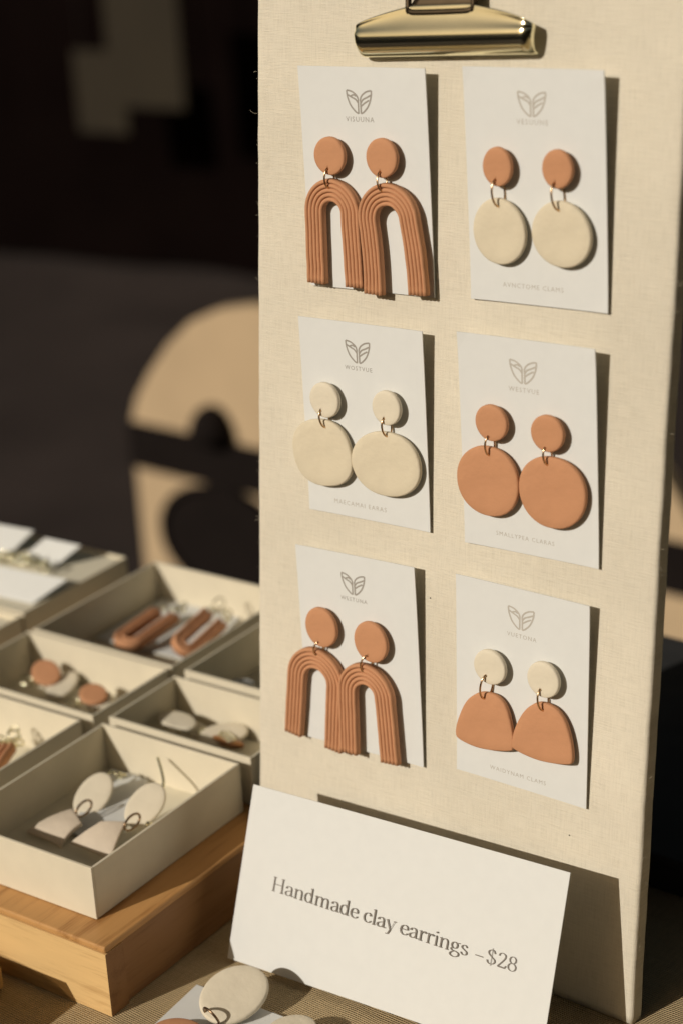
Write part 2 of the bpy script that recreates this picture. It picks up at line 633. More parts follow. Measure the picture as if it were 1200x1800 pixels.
GLYPH = {
    'H': (1.28, [[(.24, 0), (.24, 1.5)], [(1.02, 0), (1.02, 1.5)], [(.24, .78), (1.02, .78)], serif(.24, 0), serif(.24, 1.5), serif(1.02, 0), serif(1.02, 1.5)]),
    'a': (.84, [cc((.62, .75), (.62, .3), (.63, .12), (.70, .02), (.84, .08)), cc((.13, .76), (.2, .93), (.38, 1.0), (.55, .94), (.62, .75)), cc((.62, .6), (.36, .5), (.14, .36), (.1, .18), (.2, .03), (.36, 0), (.52, .08), (.62, .26)), ov(.16, .8, .035, .05, 8)]),
    'n': (.98, [[(.2, 0), (.2, .97)], cc((.2, .72), (.34, .92), (.52, 1.0), (.68, .92), (.74, .7), (.74, .4)), [(.74, .42), (.74, 0)], serif(.2, 0), serif(.74, 0), [(.06, .93), (.2, 1.0)]]),
    'd': (.94, [cc((.66, .75), (.5, .98), (.36, 1.0), (.16, .85), (.08, .5), (.16, .14), (.36, 0), (.52, .05), (.66, .28)), [(.68, 0), (.68, 1.55)], ([(.68, 0), (.84, .05)], 1, 1.2), [(.54, 1.5), (.68, 1.57)]]),
    'm': (1.5, [[(.2, 0), (.2, .97)], cc((.2, .72), (.34, .92), (.5, 1.0), (.66, .92), (.72, .7), (.72, .4)), [(.72, .42), (.72, 0)], cc((.72, .72), (.86, .92), (1.02, 1.0), (1.18, .92), (1.24, .7), (1.24, .4)), [(1.24, .42), (1.24, 0)], serif(.2, 0), serif(.72, 0), serif(1.24, 0), [(.06, .93), (.2, 1.0)]]),
    'e': (.78, [[(.1, .56), (.67, .56)], cc((.67, .56), (.62, .87), (.42, 1.0), (.17, .86), (.08, .5), (.17, .14), (.42, 0), (.6, .08), (.7, .24))]),
    'c': (.74, [cc((.64, .76), (.56, .93), (.42, 1.0), (.17, .86), (.08, .5), (.17, .14), (.42, 0), (.58, .08), (.68, .24)), ov(.61, .79, .035, .05, 8)]),
    'l': (.44, [[(.22, 0), (.22, 1.55)], serif(.22, 0), [(.08, 1.5), (.22, 1.57)]]),
    'y': (.82, [([(.1, .98), (.42, .03)], 1, 1), ([(.74, .98), (.42, .03)], .35, 1), cc((.42, .03), (.3, -.34), (.2, -.46), (.08, -.42)), serif(.1, .98, .1), serif(.74, .98, .1)]),
    'r': (.66, [[(.2, 0), (.2, .97)], cc((.2, .68), (.32, .9), (.46, 1.0), (.58, .95)), ov(.57, .9, .035, .05, 8), serif(.2, 0), [(.06, .93), (.2, 1.0)]]),
    'i': (.44, [[(.22, 0), (.22, .97)], serif(.22, 0), [(.08, .93), (.22, 1.0)], ov(.22, 1.36, .04, .06, 8)]),
    'g': (.86, [ov(.36, .67, .24, .32), [(.54, .9), (.66, .98), (.8, .98)], cc((.22, .4), (.1, .26), (.2, .12), (.5, .08), (.74, -.04), (.74, -.3), (.44, -.5), (.14, -.42), (.06, -.24), (.2, -.04), (.38, .08))]),
    's': (.66, [cc((.54, .78), (.46, .94), (.32, 1.0), (.14, .88), (.14, .68), (.34, .52), (.54, .36), (.54, .12), (.36, 0), (.18, .06), (.08, .24))]),
    '-': (1.1, [([(.2, .42), (.85, .42)], 1, 1.3)]),
    '$': (.9, [cc((.68, 1.12), (.58, 1.38), (.42, 1.45), (.18, 1.28), (.18, 1.0), (.44, .74), (.7, .5), (.7, .2), (.44, 0), (.2, .08), (.1, .34)), ([(.44, -.18), (.44, 1.62)], .35, 1)]),
    '2': (.84, [cc((.12, 1.12), (.18, 1.36), (.38, 1.46), (.6, 1.34), (.64, 1.08), (.46, .66), (.1, .06)), ([(.1, .05), (.68, .05), (.76, .3)], 1, 2.2)]),
    '8': (.86, [ov(.41, 1.1, .25, .34), ov(.41, .38, .31, .38)]),
    ' ': (.42, []),
}


def write_serif(text, p0, p1, up, zl, name, mat, parent, scale_h=None):
    """text from p0 to p1 (card coordinates); UP is the height of one x-height"""
    total = sum(GLYPH[c][0] for c in text)
    d = V((p1[0] - p0[0], p1[1] - p0[1]))
    k = d.length / total
    d.normalize()
    n = V((-d.y, d.x))
    bm = bmesh.new()
    x = 0
    for c in text:
        wd, st = GLYPH[c]

        def to3(a, b, lay, x=x):
            return (p0[0] + d.x * (x + a) * k + n.x * b * up, p0[1] + d.y * (x + a) * k + n.y * b * up, zl + lay)
        strokes_bm(st, to3, .056, .034, bm=bm)
        x += wd
    return bm_obj(name, bm, mat, parent)


def small_text(text, cx, cy, width, parent, mat, name, z=.00046, M=None):
    cu = bpy.data.curves.new(name, 'FONT')
    cu.body = text
    cu.size = 1
    cu.space_character = 1.25
    cu.align_x = 'CENTER'
    cu.align_y = 'CENTER'
    cu.resolution_u = 2
    tmp = bpy.data.objects.new(name, cu)
    COL.objects.link(tmp)
    dg = bpy.context.evaluated_depsgraph_get()
    me = bpy.data.meshes.new_from_object(tmp.evaluated_get(dg))
    bpy.data.objects.remove(tmp)
    xs = [v.co.x for v in me.vertices]
    k = width / (max(xs) - min(xs))
    for v in me.vertices:
        v.co = V((v.co.x * k, v.co.y * k, 0))
    me.materials.clear()
    return link(name, me, mat, parent, Matrix.Translation((cx, cy, z)))


def logo(cx, cy, s, parent, mat, z=.00045):
    L = [cc((-1, 1.0), (-.95, .45), (-.72, -.25), (-.35, -.75), (-.1, -.92)),
         cc((-1, 1.0), (-.6, .9), (-.25, .62), (-.1, .3), (-.1, -.05), (-.1, -.92)),
         cc((-.93, .62), (-.6, .42), (-.3, .25), (-.12, -.02)),
         cc((-.72, .5), (-.45, .62), (-.25, .5))]
    Rr = [[(-x, y) for x, y in st] for st in L[:3]] + [cc((.12, -.3), (.45, -.02), (.78, .2))]
    bm = strokes_bm(L + Rr, lambda x, y, l: (cx + x * s * 1.05, cy + y * s * .82, z + l), .06, .07)
    return bm_obj("leaf_logo", bm, mat, parent)


# ------------------------------------------------------------------ clay shapes
def slab_bm(outline, th, bev=.0007, dome=0.0, seed=0, wob=0.0):
    """solid of thickness TH (z 0..TH) over a closed outline, with rounded rims"""
    m = len(outline)
    cx = sum(p[0] for p in outline) / m
    cy = sum(p[1] for p in outline) / m
    nrm = []
    for i in range(m):
        a, b = outline[i - 1], outline[(i + 1) % m]
        tx, ty = b[0] - a[0], b[1] - a[1]
        l = math.hypot(tx, ty) or 1
        nrm.append((ty / l, -tx / l))
    area = sum(outline[i][0] * outline[(i + 1) % m][1] - outline[(i + 1) % m][0] * outline[i][1] for i in range(m))
    sg = 1 if area > 0 else -1
    bm = bmesh.new()
    rings = []

    def ring(inset, z, shrink=None):
        r = []
        for (x, y), (nx, ny) in zip(outline, nrm):
            X, Y = x - sg * nx * inset, y - sg * ny * inset
            if shrink is not None:
                X, Y = cx + (X - cx) * shrink, cy + (Y - cy) * shrink
            zz = z
            if wob and z > th * .5:
                zz += wob * noise.noise(V((X * 120, Y * 120, seed)))
            r.append(bm.verts.new((X, Y, zz)))
        rings.append(r)
    b = bev
    ring(b, 0)
    ring(b * .3, b * .3)
    ring(0, b)
    ring(0, th - b)
    ring(b * .3, th - b * .3)
    ring(b, th)
    for sh in (.75, .5, .25):
        ring(b, th + dome * (1 - sh * sh), sh)
    for a, c in zip(rings, rings[1:]):
        for i in range(m):
            bm.faces.new((a[i], a[(i + 1) % m], c[(i + 1) % m], c[i]))
    bm.faces.new(rings[0][::-1])
    ctr = bm.verts.new((cx, cy, th + dome))
    last = rings[-1]
    for i in range(m):
        bm.faces.new((last[i], last[(i + 1) % m], ctr))
    return bm


def punch(o, spots, r=.00055):
    """cut round holes through a clay piece at SPOTS (its own coordinates)"""
    bm = bmesh.new()
    for x, y in spots:
        bmesh.ops.create_cone(bm, cap_ends=True, segments=14, radius1=r, radius2=r, depth=.02, matrix=Matrix.Translation((x, y, .002)))
    me = bpy.data.meshes.new("hole")
    bm.to_mesh(me)
    bm.free()
    c = bpy.data.objects.new("hole", me)
    COL.objects.link(c)
    c.matrix_world = o.matrix_world
    md = o.modifiers.new("hole", 'BOOLEAN')
    md.operation = 'DIFFERENCE'
    md.object = c
    md.solver = 'EXACT'
    old_p, old_m = o.parent, o.matrix_local.copy()
    bpy.context.view_layer.update()
    c.matrix_world = o.matrix_world
    bpy.context.view_layer.update()
    dg = bpy.context.evaluated_depsgraph_get()
    me2 = bpy.data.meshes.new_from_object(o.evaluated_get(dg))
    o.modifiers.clear()
    o.data = me2
    for p in me2.polygons:
        p.use_smooth = True
    bpy.data.objects.remove(c)


def blob(rx, ry, seed, wob=.03, n=56, rot=0, sq=2.0):
    rnd = random.Random(seed)
    ph = [rnd.uniform(0, 2 * PI) for _ in range(3)]
    out = []
    for k in range(n):
        a = 2 * PI * k / n
        f = 1 + wob * (math.sin(2 * a + ph[0]) * .6 + math.sin(3 * a + ph[1]) * .4)
        c, s = math.cos(a), math.sin(a)
        x = rx * f * math.copysign(abs(c) ** (2 / sq), c)
        y = ry * f * math.copysign(abs(s) ** (2 / sq), s)
        out.append((x * math.cos(rot) - y * math.sin(rot), x * math.sin(rot) + y * math.cos(rot)))
    return out


def u_arch_bm(width, height, legw, th=.0024, ribs=5, spread=0.0, bow=0.0, seed=0):
    """an upside-down U rolled from RIBS clay cords side by side; its top is at (0, 0), its legs run down to y=-height"""
    Rm = width / 2 - legw / 2
    path = []
    ly = -(height - width / 2)
    for k in range(14):
        f = k / 14
        path.append((-Rm - spread * (1 - f) + bow * math.sin(f * PI), -height + (height - width / 2) * f, PI))
    for k in range(25):
        a = PI - PI * k / 24
        path.append((Rm * math.cos(a), -width / 2 + Rm * math.sin(a), a))
    for k in range(1, 15):
        f = 1 - k / 14
        path.append((Rm + spread * (1 - f) + bow * math.sin(f * PI), -height + (height - width / 2) * f, 0))
    # cross-section: flat back, cords on the front
    prof = []
    cw = legw / ribs
    prof.append((-legw / 2, 0))
    for r in range(ribs):
        c = -legw / 2 + cw * (r + .5)
        for q in range(7):
            a = PI - PI * q / 6
            z = th - cw * .55 + cw * .55 * math.sin(a)
            if q in (0, 6) and 0 < (r + (q == 6)) < ribs:
                z = th - cw * .80
            prof.append((c + cw / 2 * math.cos(a) * .98, z))
    prof.append((legw / 2, 0))
    bm = bmesh.new()
    rings = []
    for i, (x, y, a) in enumerate(path):
        p0 = path[max(0, i - 1)]
        p1 = path[min(len(path) - 1, i + 1)]
        tx, ty = p1[0] - p0[0], p1[1] - p0[1]
        l = math.hypot(tx, ty)
        nx, ny = -ty / l, tx / l
        wv = 1 + .03 * noise.noise(V((x * 150, y * 150, seed)))
        dz = .00018 * noise.noise(V((x * 200, y * 200, seed + 5)))
        ends = i < 2 or i > len(path) - 3      # the cords are pressed together where the legs are cut
        rings.append([bm.verts.new((x + nx * s * wv, y + ny * s * wv, (max(z, th - cw * .35) if ends and z > 0 else z) + (dz if z > 0 else 0))) for s, z in prof])
    for A, B in zip(rings, rings[1:]):
        for k in range(len(prof)):
            bm.faces.new((A[k], A[(k + 1) % len(prof)], B[(k + 1) % len(prof)], B[k]))
    bm.faces.new(rings[0][::-1])
    bm.faces.new(rings[-1])
    return bm


def ring_obj(name, a, b, parent, mat, fat=.30, turn=50, r=.00038, lift=0.0, seed=0):
    """jump ring through holes at a (upper) and b (lower), both Vectors in the parent's coordinates; turned about the line a-b"""
    mid = (a + b) / 2 + V((0, 0, lift))
    up = (a - b)
    L = up.length / 2 + r
    up.normalize()
    out = V((math.sin(R(turn)), 0, math.cos(R(turn))))
    out = (out - up * out.dot(up)).normalized()
    pts = []
    for k in range(30):
        t = 2 * PI * k / 30
        pts.append(mid + up * L * math.cos(t) + out * L * fat * 2 * math.sin(t))
    return bm_obj(name, tube_bm(pts, r, 8, True), mat, parent, smooth=True)


# ------------------------------------------------------------------ the six carded pairs
CARDS = [  # top left, top right, bottom right (picture points); gap of the top edge; name, bottom line; logo place; ink
    dict(q=((525, 115), (748, 120), (755, 522)), gap=.0052, word="VISUUNA", foot=None, logo=(632.5, 180), ly=210, ink=0),
    dict(q=((814, 116), (1063, 123), (1065, 550)), gap=.0060, word="VESUUNE", foot="AVNCTOME CLAMS", logo=(935, 184), ly=215, ink=1, fp=(937, 505)),
    dict(q=((526, 555), (743, 582), (747, 933)), gap=.0050, word="WOSTVUE", foot="MAECAMAI EARAS", logo=(630, 620), ly=648, ink=0, fp=(634, 888)),
    dict(q=((804, 582), (1047, 613), (1047, 998)), gap=.0062, word="WESTVUE", foot="SMALLYPEA CLARAS", logo=(920, 655), ly=686, ink=1, fp=(923, 946)),
    dict(q=((521, 956), (729, 997), (728, 1343)), gap=.0045, word="WESTUNA", foot=None, logo=(622, 1028), ly=1054, ink=0),
    dict(q=((802, 1008), (1037, 1065), (1030, 1421)), gap=.0043, word="VUETONA", foot="WAIDYNAM CLAMS", logo=(916, 1089), ly=1119, ink=1, fp=(910, 1362)),
]
CARD_LABEL = [
    "white card under the clip with two tall terracotta arches, no line of small print below",
    "white card of the top row whose terracotta studs carry round cream drops",
    "white card holding the pair that is wholly cream, studs and large discs alike",
    "white card holding terracotta studs with large plain terracotta discs",
    "white card just above the price sign with terracotta arches splayed past its lower edge",
    "lowest white card nearest the board's far edge with half dome drops under cream studs",
]
CARD_M = []


def make_card(i, c):
    (x0, y0), (x1, y1), (x2, y2) = c['q']
    g = c['gap']
    tl = V((*buv(x0, y0, g), g))
    tr = V((*buv(x1, y1, g), g))
    br = V((*buv(x2, y2, .0008), .0008))
    X = (tr - tl).normalized()
    wd = (tr - tl).length
    Y = (tr - br)
    Y = (Y - X * Y.dot(X))
    ht = Y.length
    Y.normalize()
    Z = X.cross(Y)
    O = tr - X * wd / 2 - Y * ht / 2
    M = BOARD @ frame(O, X, Y, Z)
    t = thing("earring_card", CARD_LABEL[i], "card", M, "earring cards fixed to the linen board")
    c['w'], c['h'] = wd, ht
    th = .00042
    curl = (.0003, .0004, .0003, .0004, .0003, .0002)[i]
    # card: a thin sheet with a slight bow
    bm = bmesh.new()
    n = 12
    rows = []
    for zt in (0, th):
        rr_ = []
        for a in range(n + 1):
            rr_.append([bm.verts.new((-wd / 2 + wd * b / n, -ht / 2 + ht * a / n, zt + curl * abs(2 * b / n - 1) ** 5 * abs(2 * a / n - 1) ** 4 * ((a + b + i) % 2 * .3 + .85 if a > n / 2 else 1.1))) for b in range(n + 1)])
        rows.append(rr_)
    for a in range(n):
        for b in range(n):
            for L_ in (0, 1):
                r_ = rows[L_]
                bm.faces.new((r_[a][b], r_[a][b + 1], r_[a + 1][b + 1], r_[a + 1][b]))
    for k in range(n):
        for f in (lambda L_, k: rows[L_][0][k], lambda L_, k: rows[L_][n][k], lambda L_, k: rows[L_][k][0], lambda L_, k: rows[L_][k][n]):
            bm.faces.new((f(0, k), f(0, k + 1), f(1, k + 1), f(1, k)))
    bm_obj("card_sheet", bm, M_card, t)
    # small foam pad that lifts the top off the linen
    MI = M.inverted()

    def loc(px, py, z=0.0):
        p = MI @ hit(px, py, M @ V((0, 0, z)), (M.to_3x3() @ V((0, 0, 1))))
        return p.x, p.y
    c['loc'] = loc
    c['M'] = M
    ink = (M_ink, M_ink_pale)[c['ink']]
    lx, ly = loc(*c['logo'])
    logo(lx, ly, .0052, t, ink, z=th + .00003)
    wx, wy = loc(c['logo'][0] + 1, c['ly'])
    small_text(c['word'], wx, wy, .0125, t, ink, "brand_name", z=th + .00003)
    if c['foot']:
        fx, fy = loc(*c['fp'])
        small_text(c['foot'], fx, fy, .0245, t, M_ink_pale, "small_print", z=th + .00003)
    # mounting pad behind the upper edge
    bm_obj("mounting_pad", box_bm(-.012, .012, ht / 2 - .02, ht / 2 - .008, -g * .72, 0), M_card, t)
    return t


for i, c in enumerate(CARDS):
    make_card(i, c)

ZS = .0046     # how far a stud's face stands off the card
G_CARD = "clay earrings shown on the cards"


def stud_part(t, M, c, pos, wpx, hpx, mat, hole, seed):
    loc = c['loc']
    z1 = ZS
    x, y = loc(*pos, z1)
    ra = abs(loc(pos[0] + wpx / 2, pos[1], z1)[0] - loc(pos[0] - wpx / 2, pos[1], z1)[0]) / 2
    rb = abs(loc(pos[0], pos[1] - hpx / 2, z1)[1] - loc(pos[0], pos[1] + hpx / 2, z1)[1]) / 2
    th = .0022
    o = bm_obj("stud", slab_bm(blob(ra, rb, seed, .012), th, .0006, .0001, seed, .0001), mat, t, Matrix.Translation((x, y, z1 - th)), smooth=True)
    hx, hy = loc(*hole, z1)
    punch(o, [(hx - x, hy - y)])
    bm = bmesh.new()
    bmesh.ops.create_cone(bm, cap_ends=True, segments=10, radius1=.0022, radius2=.0022, depth=z1 - th - .0004, matrix=Matrix.Translation((x, y, .0004 + (z1 - th) / 2)))
    bm_obj("post_pad", bm, M_wire, t)
    return V((hx, hy, z1 - th / 2))


def carded_earring(ci, label, stud, ring, drop, smat, dmat, seed, turn=-15, zd=.0038):
    if drop[0] == 'arch':
        zd = .0046 if seed % 2 == 1 else .0056   # the second of each pair hangs over the first
    c = CARDS[ci]
    M = c['M']
    loc = c['loc']
    t = thing("clay_earring", label, "earring", M, G_CARD)
    (sx, sy, sw, sh) = stud
    (rx0, ry0, rx1, ry1) = ring
    h1 = stud_part(t, M, c, (sx, sy), sw, sh, smat, (rx0, ry0), seed)
    thd = .0022
    kind = drop[0]
    hx, hy = loc(rx1, ry1, zd)
    if kind == 'disc':
        _, px, py, wp, hp, sq, rot = drop
        x, y = loc(px, py, zd)
        ra = abs(loc(px + wp / 2, py, zd)[0] - loc(px - wp / 2, py, zd)[0]) / 2
        rb = abs(loc(px, py - hp / 2, zd)[1] - loc(px, py + hp / 2, zd)[1]) / 2
        o = bm_obj("drop", slab_bm(blob(ra, rb, seed + 7, .02, rot=R(rot), sq=sq), thd, .0007, -.00012, seed, .00010), dmat, t, Matrix.Translation((x, y, zd - thd)), smooth=True)
    elif kind == 'dome':
        pts = [loc(a, b, zd) for a, b in drop[1]]
        pts = catmull(pts, 5, True)
        x, y = sum(p[0] for p in pts) / len(pts), sum(p[1] for p in pts) / len(pts)
        o = bm_obj("drop", slab_bm([(a - x, b - y) for a, b in pts], thd, .0006, .00005, seed, .0001), dmat, t, Matrix.Translation((x, y, zd - thd)), smooth=True)
    else:
        _, tx, ty, bx, by, width, legw, spread, bow = drop
        a = V((*loc(tx, ty, zd), 0))
        b = V((*loc(bx, by, zd), 0))
        d = a - b
        h = d.length
        d.normalize()
        ang = math.atan2(-d.x, d.y)
        x, y = a.x, a.y
        Mx = Matrix.Translation((x, y, zd - .0028)) @ Matrix.Rotation(ang, 4, 'Z')
        o = bm_obj("drop", u_arch_bm(width, h, legw, .0028, 5, spread, bow, seed), dmat, t, Mx, smooth=True)
        for p in o.data.polygons:
            if len(p.vertices) > 4:
                p.use_smooth = False
    L_ = o.matrix_local.inverted() @ V((hx, hy, 0))
    punch(o, [(L_.x, L_.y)])
    ring_obj("jump_ring", h1, V((hx, hy, zd - .0008)), t, M_wire, .30, turn, .00038, .0002, seed)
    return t


E_ = carded_earring
E_(0, "ribbed terracotta arch earring beside the linen edge, straight on the card under the clip", (577.3, 274.5, 53, 67.7), (575.7, 297, 577, 329),
   ('arch', 577.5, 315, 587, 502, .0248, .0083, .0006, 0.0), M_terra, M_terra, 1)
E_(0, "ribbed terracotta arch earring leaning outward, on the card under the clip", (668.7, 278.3, 54, 70), (667.7, 303, 670, 335),
   ('arch', 672, 323, 692, 519, .0262, .0080, .0008, .0006), M_terra, M_terra, 2)
E_(1, "terracotta stud with a round cream disc on the top row card, nearer the arches", (871.4, 293.8, 50, 70), (869.5, 316.5, 876, 362),
   ('disc', 875, 408, 92, 116, 2.0, 0), M_terra, M_cream, 3, -15)
E_(1, "terracotta stud with round cream disc on the top row card, beside its shadow", (977, 298, 53, 70), (973.5, 322.5, 982, 369),
   ('disc', 984, 413.5, 104, 118, 2.0, 0), M_terra, M_cream, 4, -15)
E_(2, "cream earring with squarish disc overhanging the card's edge by the linen border", (568.5, 704, 50, 61), (563.5, 722, 571.5, 750),
   ('disc', 565, 797, 102, 116, 2.35, 10), M_cream_light, M_cream, 5, -15)
E_(2, "cream earring with wide oval disc touching the shaded edge of its card", (677, 718, 49, 60), (674, 736, 680, 766),
   ('disc', 676, 817, 118, 114, 2.1, 5), M_cream_light, M_cream, 6, -15)
E_(3, "terracotta disc earring overhanging the inner edge of its card, the higher of the two", (861, 744.5, 55, 64), (857, 768, 859, 799),
   ('disc', 855, 847, 107, 123, 2.1, 0), M_terra, M_terra, 7, -15)
E_(3, "terracotta disc earring hanging lower on its card, beside the long card shadow", (959.5, 763.2, 57, 65), (957, 788, 961.5, 816),
   ('disc', 968, 867, 118, 125, 2.1, 0), M_terra, M_terra, 8, -15)
E_(4, "ribbed terracotta arch earring splayed toward the boxes, on the lowest arch card", (562.5, 1104, 53, 68), (559.3, 1130, 556, 1151),
   ('arch', 555, 1143, 548, 1305, .0280, .0085, .0004, 0.0), M_terra, M_terra, 9, -40)
E_(4, "ribbed terracotta arch earring hanging straight and lowest, reaching toward the price sign", (649.5, 1130, 57, 70), (645, 1154, 638, 1180),
   ('arch', 636, 1169, 646, 1334, .0262, .0085, .0010, 0.0), M_terra, M_terra, 10, -40)
E_(5, "half dome terracotta earring on cream stud, overlapping its neighbour from behind", (858.5, 1173.9, 55, 60), (853.2, 1188, 851, 1227),
   ('dome', [(858, 1219), (838, 1219), (818, 1233), (804, 1262), (799, 1287), (806, 1300), (835, 1314), (865, 1320), (892, 1321), (900, 1316), (899, 1290), (890, 1250), (876, 1228)]),
   M_cream_light, M_terra, 11, -15)
E_(5, "half dome terracotta earring on cream stud nearest the card's shaded outer edge", (952.5, 1196, 56, 62), (948.7, 1213, 954, 1248),
   ('dome', [(962, 1239), (942, 1236), (920, 1250), (903, 1280), (898, 1308), (904, 1319), (935, 1334), (965, 1342), (994, 1345), (1004, 1340), (1003, 1312), (994, 1276), (980, 1252)]),
   M_cream_light, M_terra, 12, -15, .0040)


# ------------------------------------------------------------------ price sign
def price_sign():
    TL = V((-.0398, .6959, .0645))
    yaw, lean, roll = -.6423, .3924, .030
    e = V((math.cos(yaw), math.sin(yaw), 0))
    b = V((-math.sin(yaw), math.cos(yaw), 0))
    g = V((0, 0, 1)) * math.cos(lean) + b * math.sin(lean)
    e2 = e * math.cos(roll) + g * math.sin(roll)
    g2 = -e * math.sin(roll) + g * math.cos(roll)
    W, H = .1409, .0696
    nrm = e2.cross(g2)
    M = frame(TL - g2 * H, e2, g2, nrm)
    t = thing("price_sign", "white price card reading Handmade clay earrings and its price, leaning in front of the board", "price sign", M)
    bm = bmesh.new()
    nx, ny = 24, 14
    rows = {}
    for k, zt in enumerate((0, .0005)):
        for a in range(ny + 1):
            for q in range(nx + 1):
                x, y = W * q / nx, H * a / ny
                bend = .0012 * ((x / W - .5) ** 2) * 2
                rows[k, a, q] = bm.verts.new((x, y, zt + bend))
    for k in (0, 1):
        for a in range(ny):
            for q in range(nx):
                bm.faces.new((rows[k, a, q], rows[k, a, q + 1], rows[k, a + 1, q + 1], rows[k, a + 1, q]))
    for a in range(ny):
        for q in (0, nx):
            bm.faces.new((rows[0, a, q], rows[0, a + 1, q], rows[1, a + 1, q], rows[1, a, q]))
    for q in range(nx):
        for a in (0, ny):
            bm.faces.new((rows[0, a, q], rows[0, a, q + 1], rows[1, a, q + 1], rows[1, a, q]))
    bm_obj("front_card", bm, M_card, t, smooth=False)
    MI = M.inverted()

    def loc(px, py):
        p = MI @ hit(px, py, M @ V((0, 0, .0007)), nrm)
        return p.x, p.y
    a, c = loc(477, 1564), loc(908, 1710)
    write_serif("Handmade clay earrings -$28", a, c, .0036, .00115, "price_lettering", M_ink_dark, t)
    # folding strut behind
    o = bm_obj("back_strut", box_bm(-.02, .02, -.057, 0, -.0005, 0), M_card, t)
    o.matrix_local = Matrix.Translation((W / 2, .057, -.0006)) @ Matrix.Rotation(R(26), 4, 'X')


price_sign()

# ------------------------------------------------------------------ wooden stand and boxes
S_YAW = .9399
SZ = .0307
SD2 = V((math.cos(S_YAW), math.sin(S_YAW), 0))
SD1 = V((-math.sin(S_YAW), math.cos(S_YAW), 0))
SO = V((-.09736, .63896, 0))
STAND = frame(SO, SD1, SD2, V((0, 0, -1)))      # x along d1, y along d2 (z down: right handed)


def stand():
    F = frame(SO, SD2, SD1, V((0, 0, 1)))     # x = d2 (right side, long), y = d1 (front face runs along y)
    LX, LY = .262, .300
    t = thing("wooden_riser", "oak riser with an arched cut front holding the jewellery boxes", "display stand", F)
    # top slab with a rounded edge
    lip = .007
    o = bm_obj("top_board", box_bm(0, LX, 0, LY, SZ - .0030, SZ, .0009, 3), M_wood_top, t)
    # front board with the arch, outline in (y, z), thickness along x
    leg = .0205
    zt = SZ - .0031
    out = [(0, 0), (0, zt), (LY, zt), (LY, 0), (LY - leg, 0)]
    arch = []
    yc, half = LY / 2, LY / 2 - leg
    for k in range(0, 41):
        f = k / 40
        y = LY - leg - (LY - 2 * leg) * f
        f = .5 - .5 * math.cos(PI * f)
        y = LY - leg - (LY - 2 * leg) * f
        q = min(f, 1 - f) * (LY - 2 * leg)
        rise = .0088 * (1 - math.exp(-q / .0095))
        arch.append((y, rise))
    out += arch[1:-1] + [(leg, 0)]
    for nm, xa, xb in (("front_apron", .0, .010), ("back_apron", LX - .010, LX)):
        bm = bmesh.new()
        A = [bm.verts.new((xa, y, z)) for y, z in out]
        B = [bm.verts.new((xb, y, z)) for y, z in out]
        bm.faces.new(A[::-1])
        bm.faces.new(B)
        m = len(out)
        for k in range(m):
            bm.faces.new((A[k], A[(k + 1) % m], B[(k + 1) % m], B[k]))
        bmesh.ops.triangulate(bm, faces=[f for f in bm.faces if len(f.verts) > 4])
        o = bm_obj(nm, bm, M_wood, t, Matrix.Identity(4))
        me = o.data
        me.materials.append(M_wood_shaded)
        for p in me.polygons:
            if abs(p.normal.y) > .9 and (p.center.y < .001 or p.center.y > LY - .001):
                p.material_index = 1                      # shade painted into the end faces with the side panels' darker oak
        # grain runs along the apron: turn its own axes
        R90 = Matrix.Rotation(PI / 2, 4, 'Z')
        me.transform(R90.inverted())
        o.matrix_local = R90
    for nm, y in (("side_panel", 0.0012), ("side_panel", LY - .0092)):
        bm_obj(nm, box_bm(.0102, LX - .0102, y, y + .008, .0, zt, .0002, 1), M_wood_shaded, t)


stand()

A_YAW = .94876
AD2 = V((math.cos(A_YAW), math.sin(A_YAW), 0))
AD1 = V((-math.sin(A_YAW), math.cos(A_YAW), 0))
AO = V((-.101874, .657938, SZ + .0003))
WALL = .0013
BXH = .0226


def bxy(px, py, z):
    """box coordinates (d1, d2) in metres of a picture point at height z above the riser"""
    p = onz(px, py, SZ + z) - AO
    return p.dot(AD1), p.dot(AD2)


G_BOX = "open paper boxes on the wooden riser"


def paper_box(label, a0, a1, b0, b1, h=BXH, dz=0.0, yaw=0.0, floor_z=.0016, seed=0):
    """open box spanning a0..a1 along d1 and b0..b1 along d2. Local x = d2, y = d1."""
    M = frame(AO + AD1 * a0 + AD2 * b0 + V((0, 0, dz)), AD2, AD1, V((0, 0, 1))) @ Matrix.Rotation(yaw, 4, 'Z')
    X, Y = b1 - b0, a1 - a0
    t = thing("jewellery_box", label, "box", M, G_BOX)
    w_ = WALL
    e = .00022
    bm_obj("base_panel", box_bm(w_, X - w_, w_, Y - w_, .0004, floor_z), M_boxin, t)
    bm_obj("side_panel", box_bm(0, w_, 0, Y, 0, h, e, 2), M_boxpaper, t)
    bm_obj("side_panel", box_bm(X - w_, X, 0, Y, 0, h, e, 2), M_boxpaper, t)
    bm_obj("side_panel", box_bm(w_ + .00002, X - w_ - .00002, 0, w_, .0, h - .00025, e, 2), M_boxpaper, t)
    bm_obj("side_panel", box_bm(w_ + .00002, X - w_ - .00002, Y - w_, Y, .0, h - .00025, e, 2), M_boxpaper, t)
    return t, M


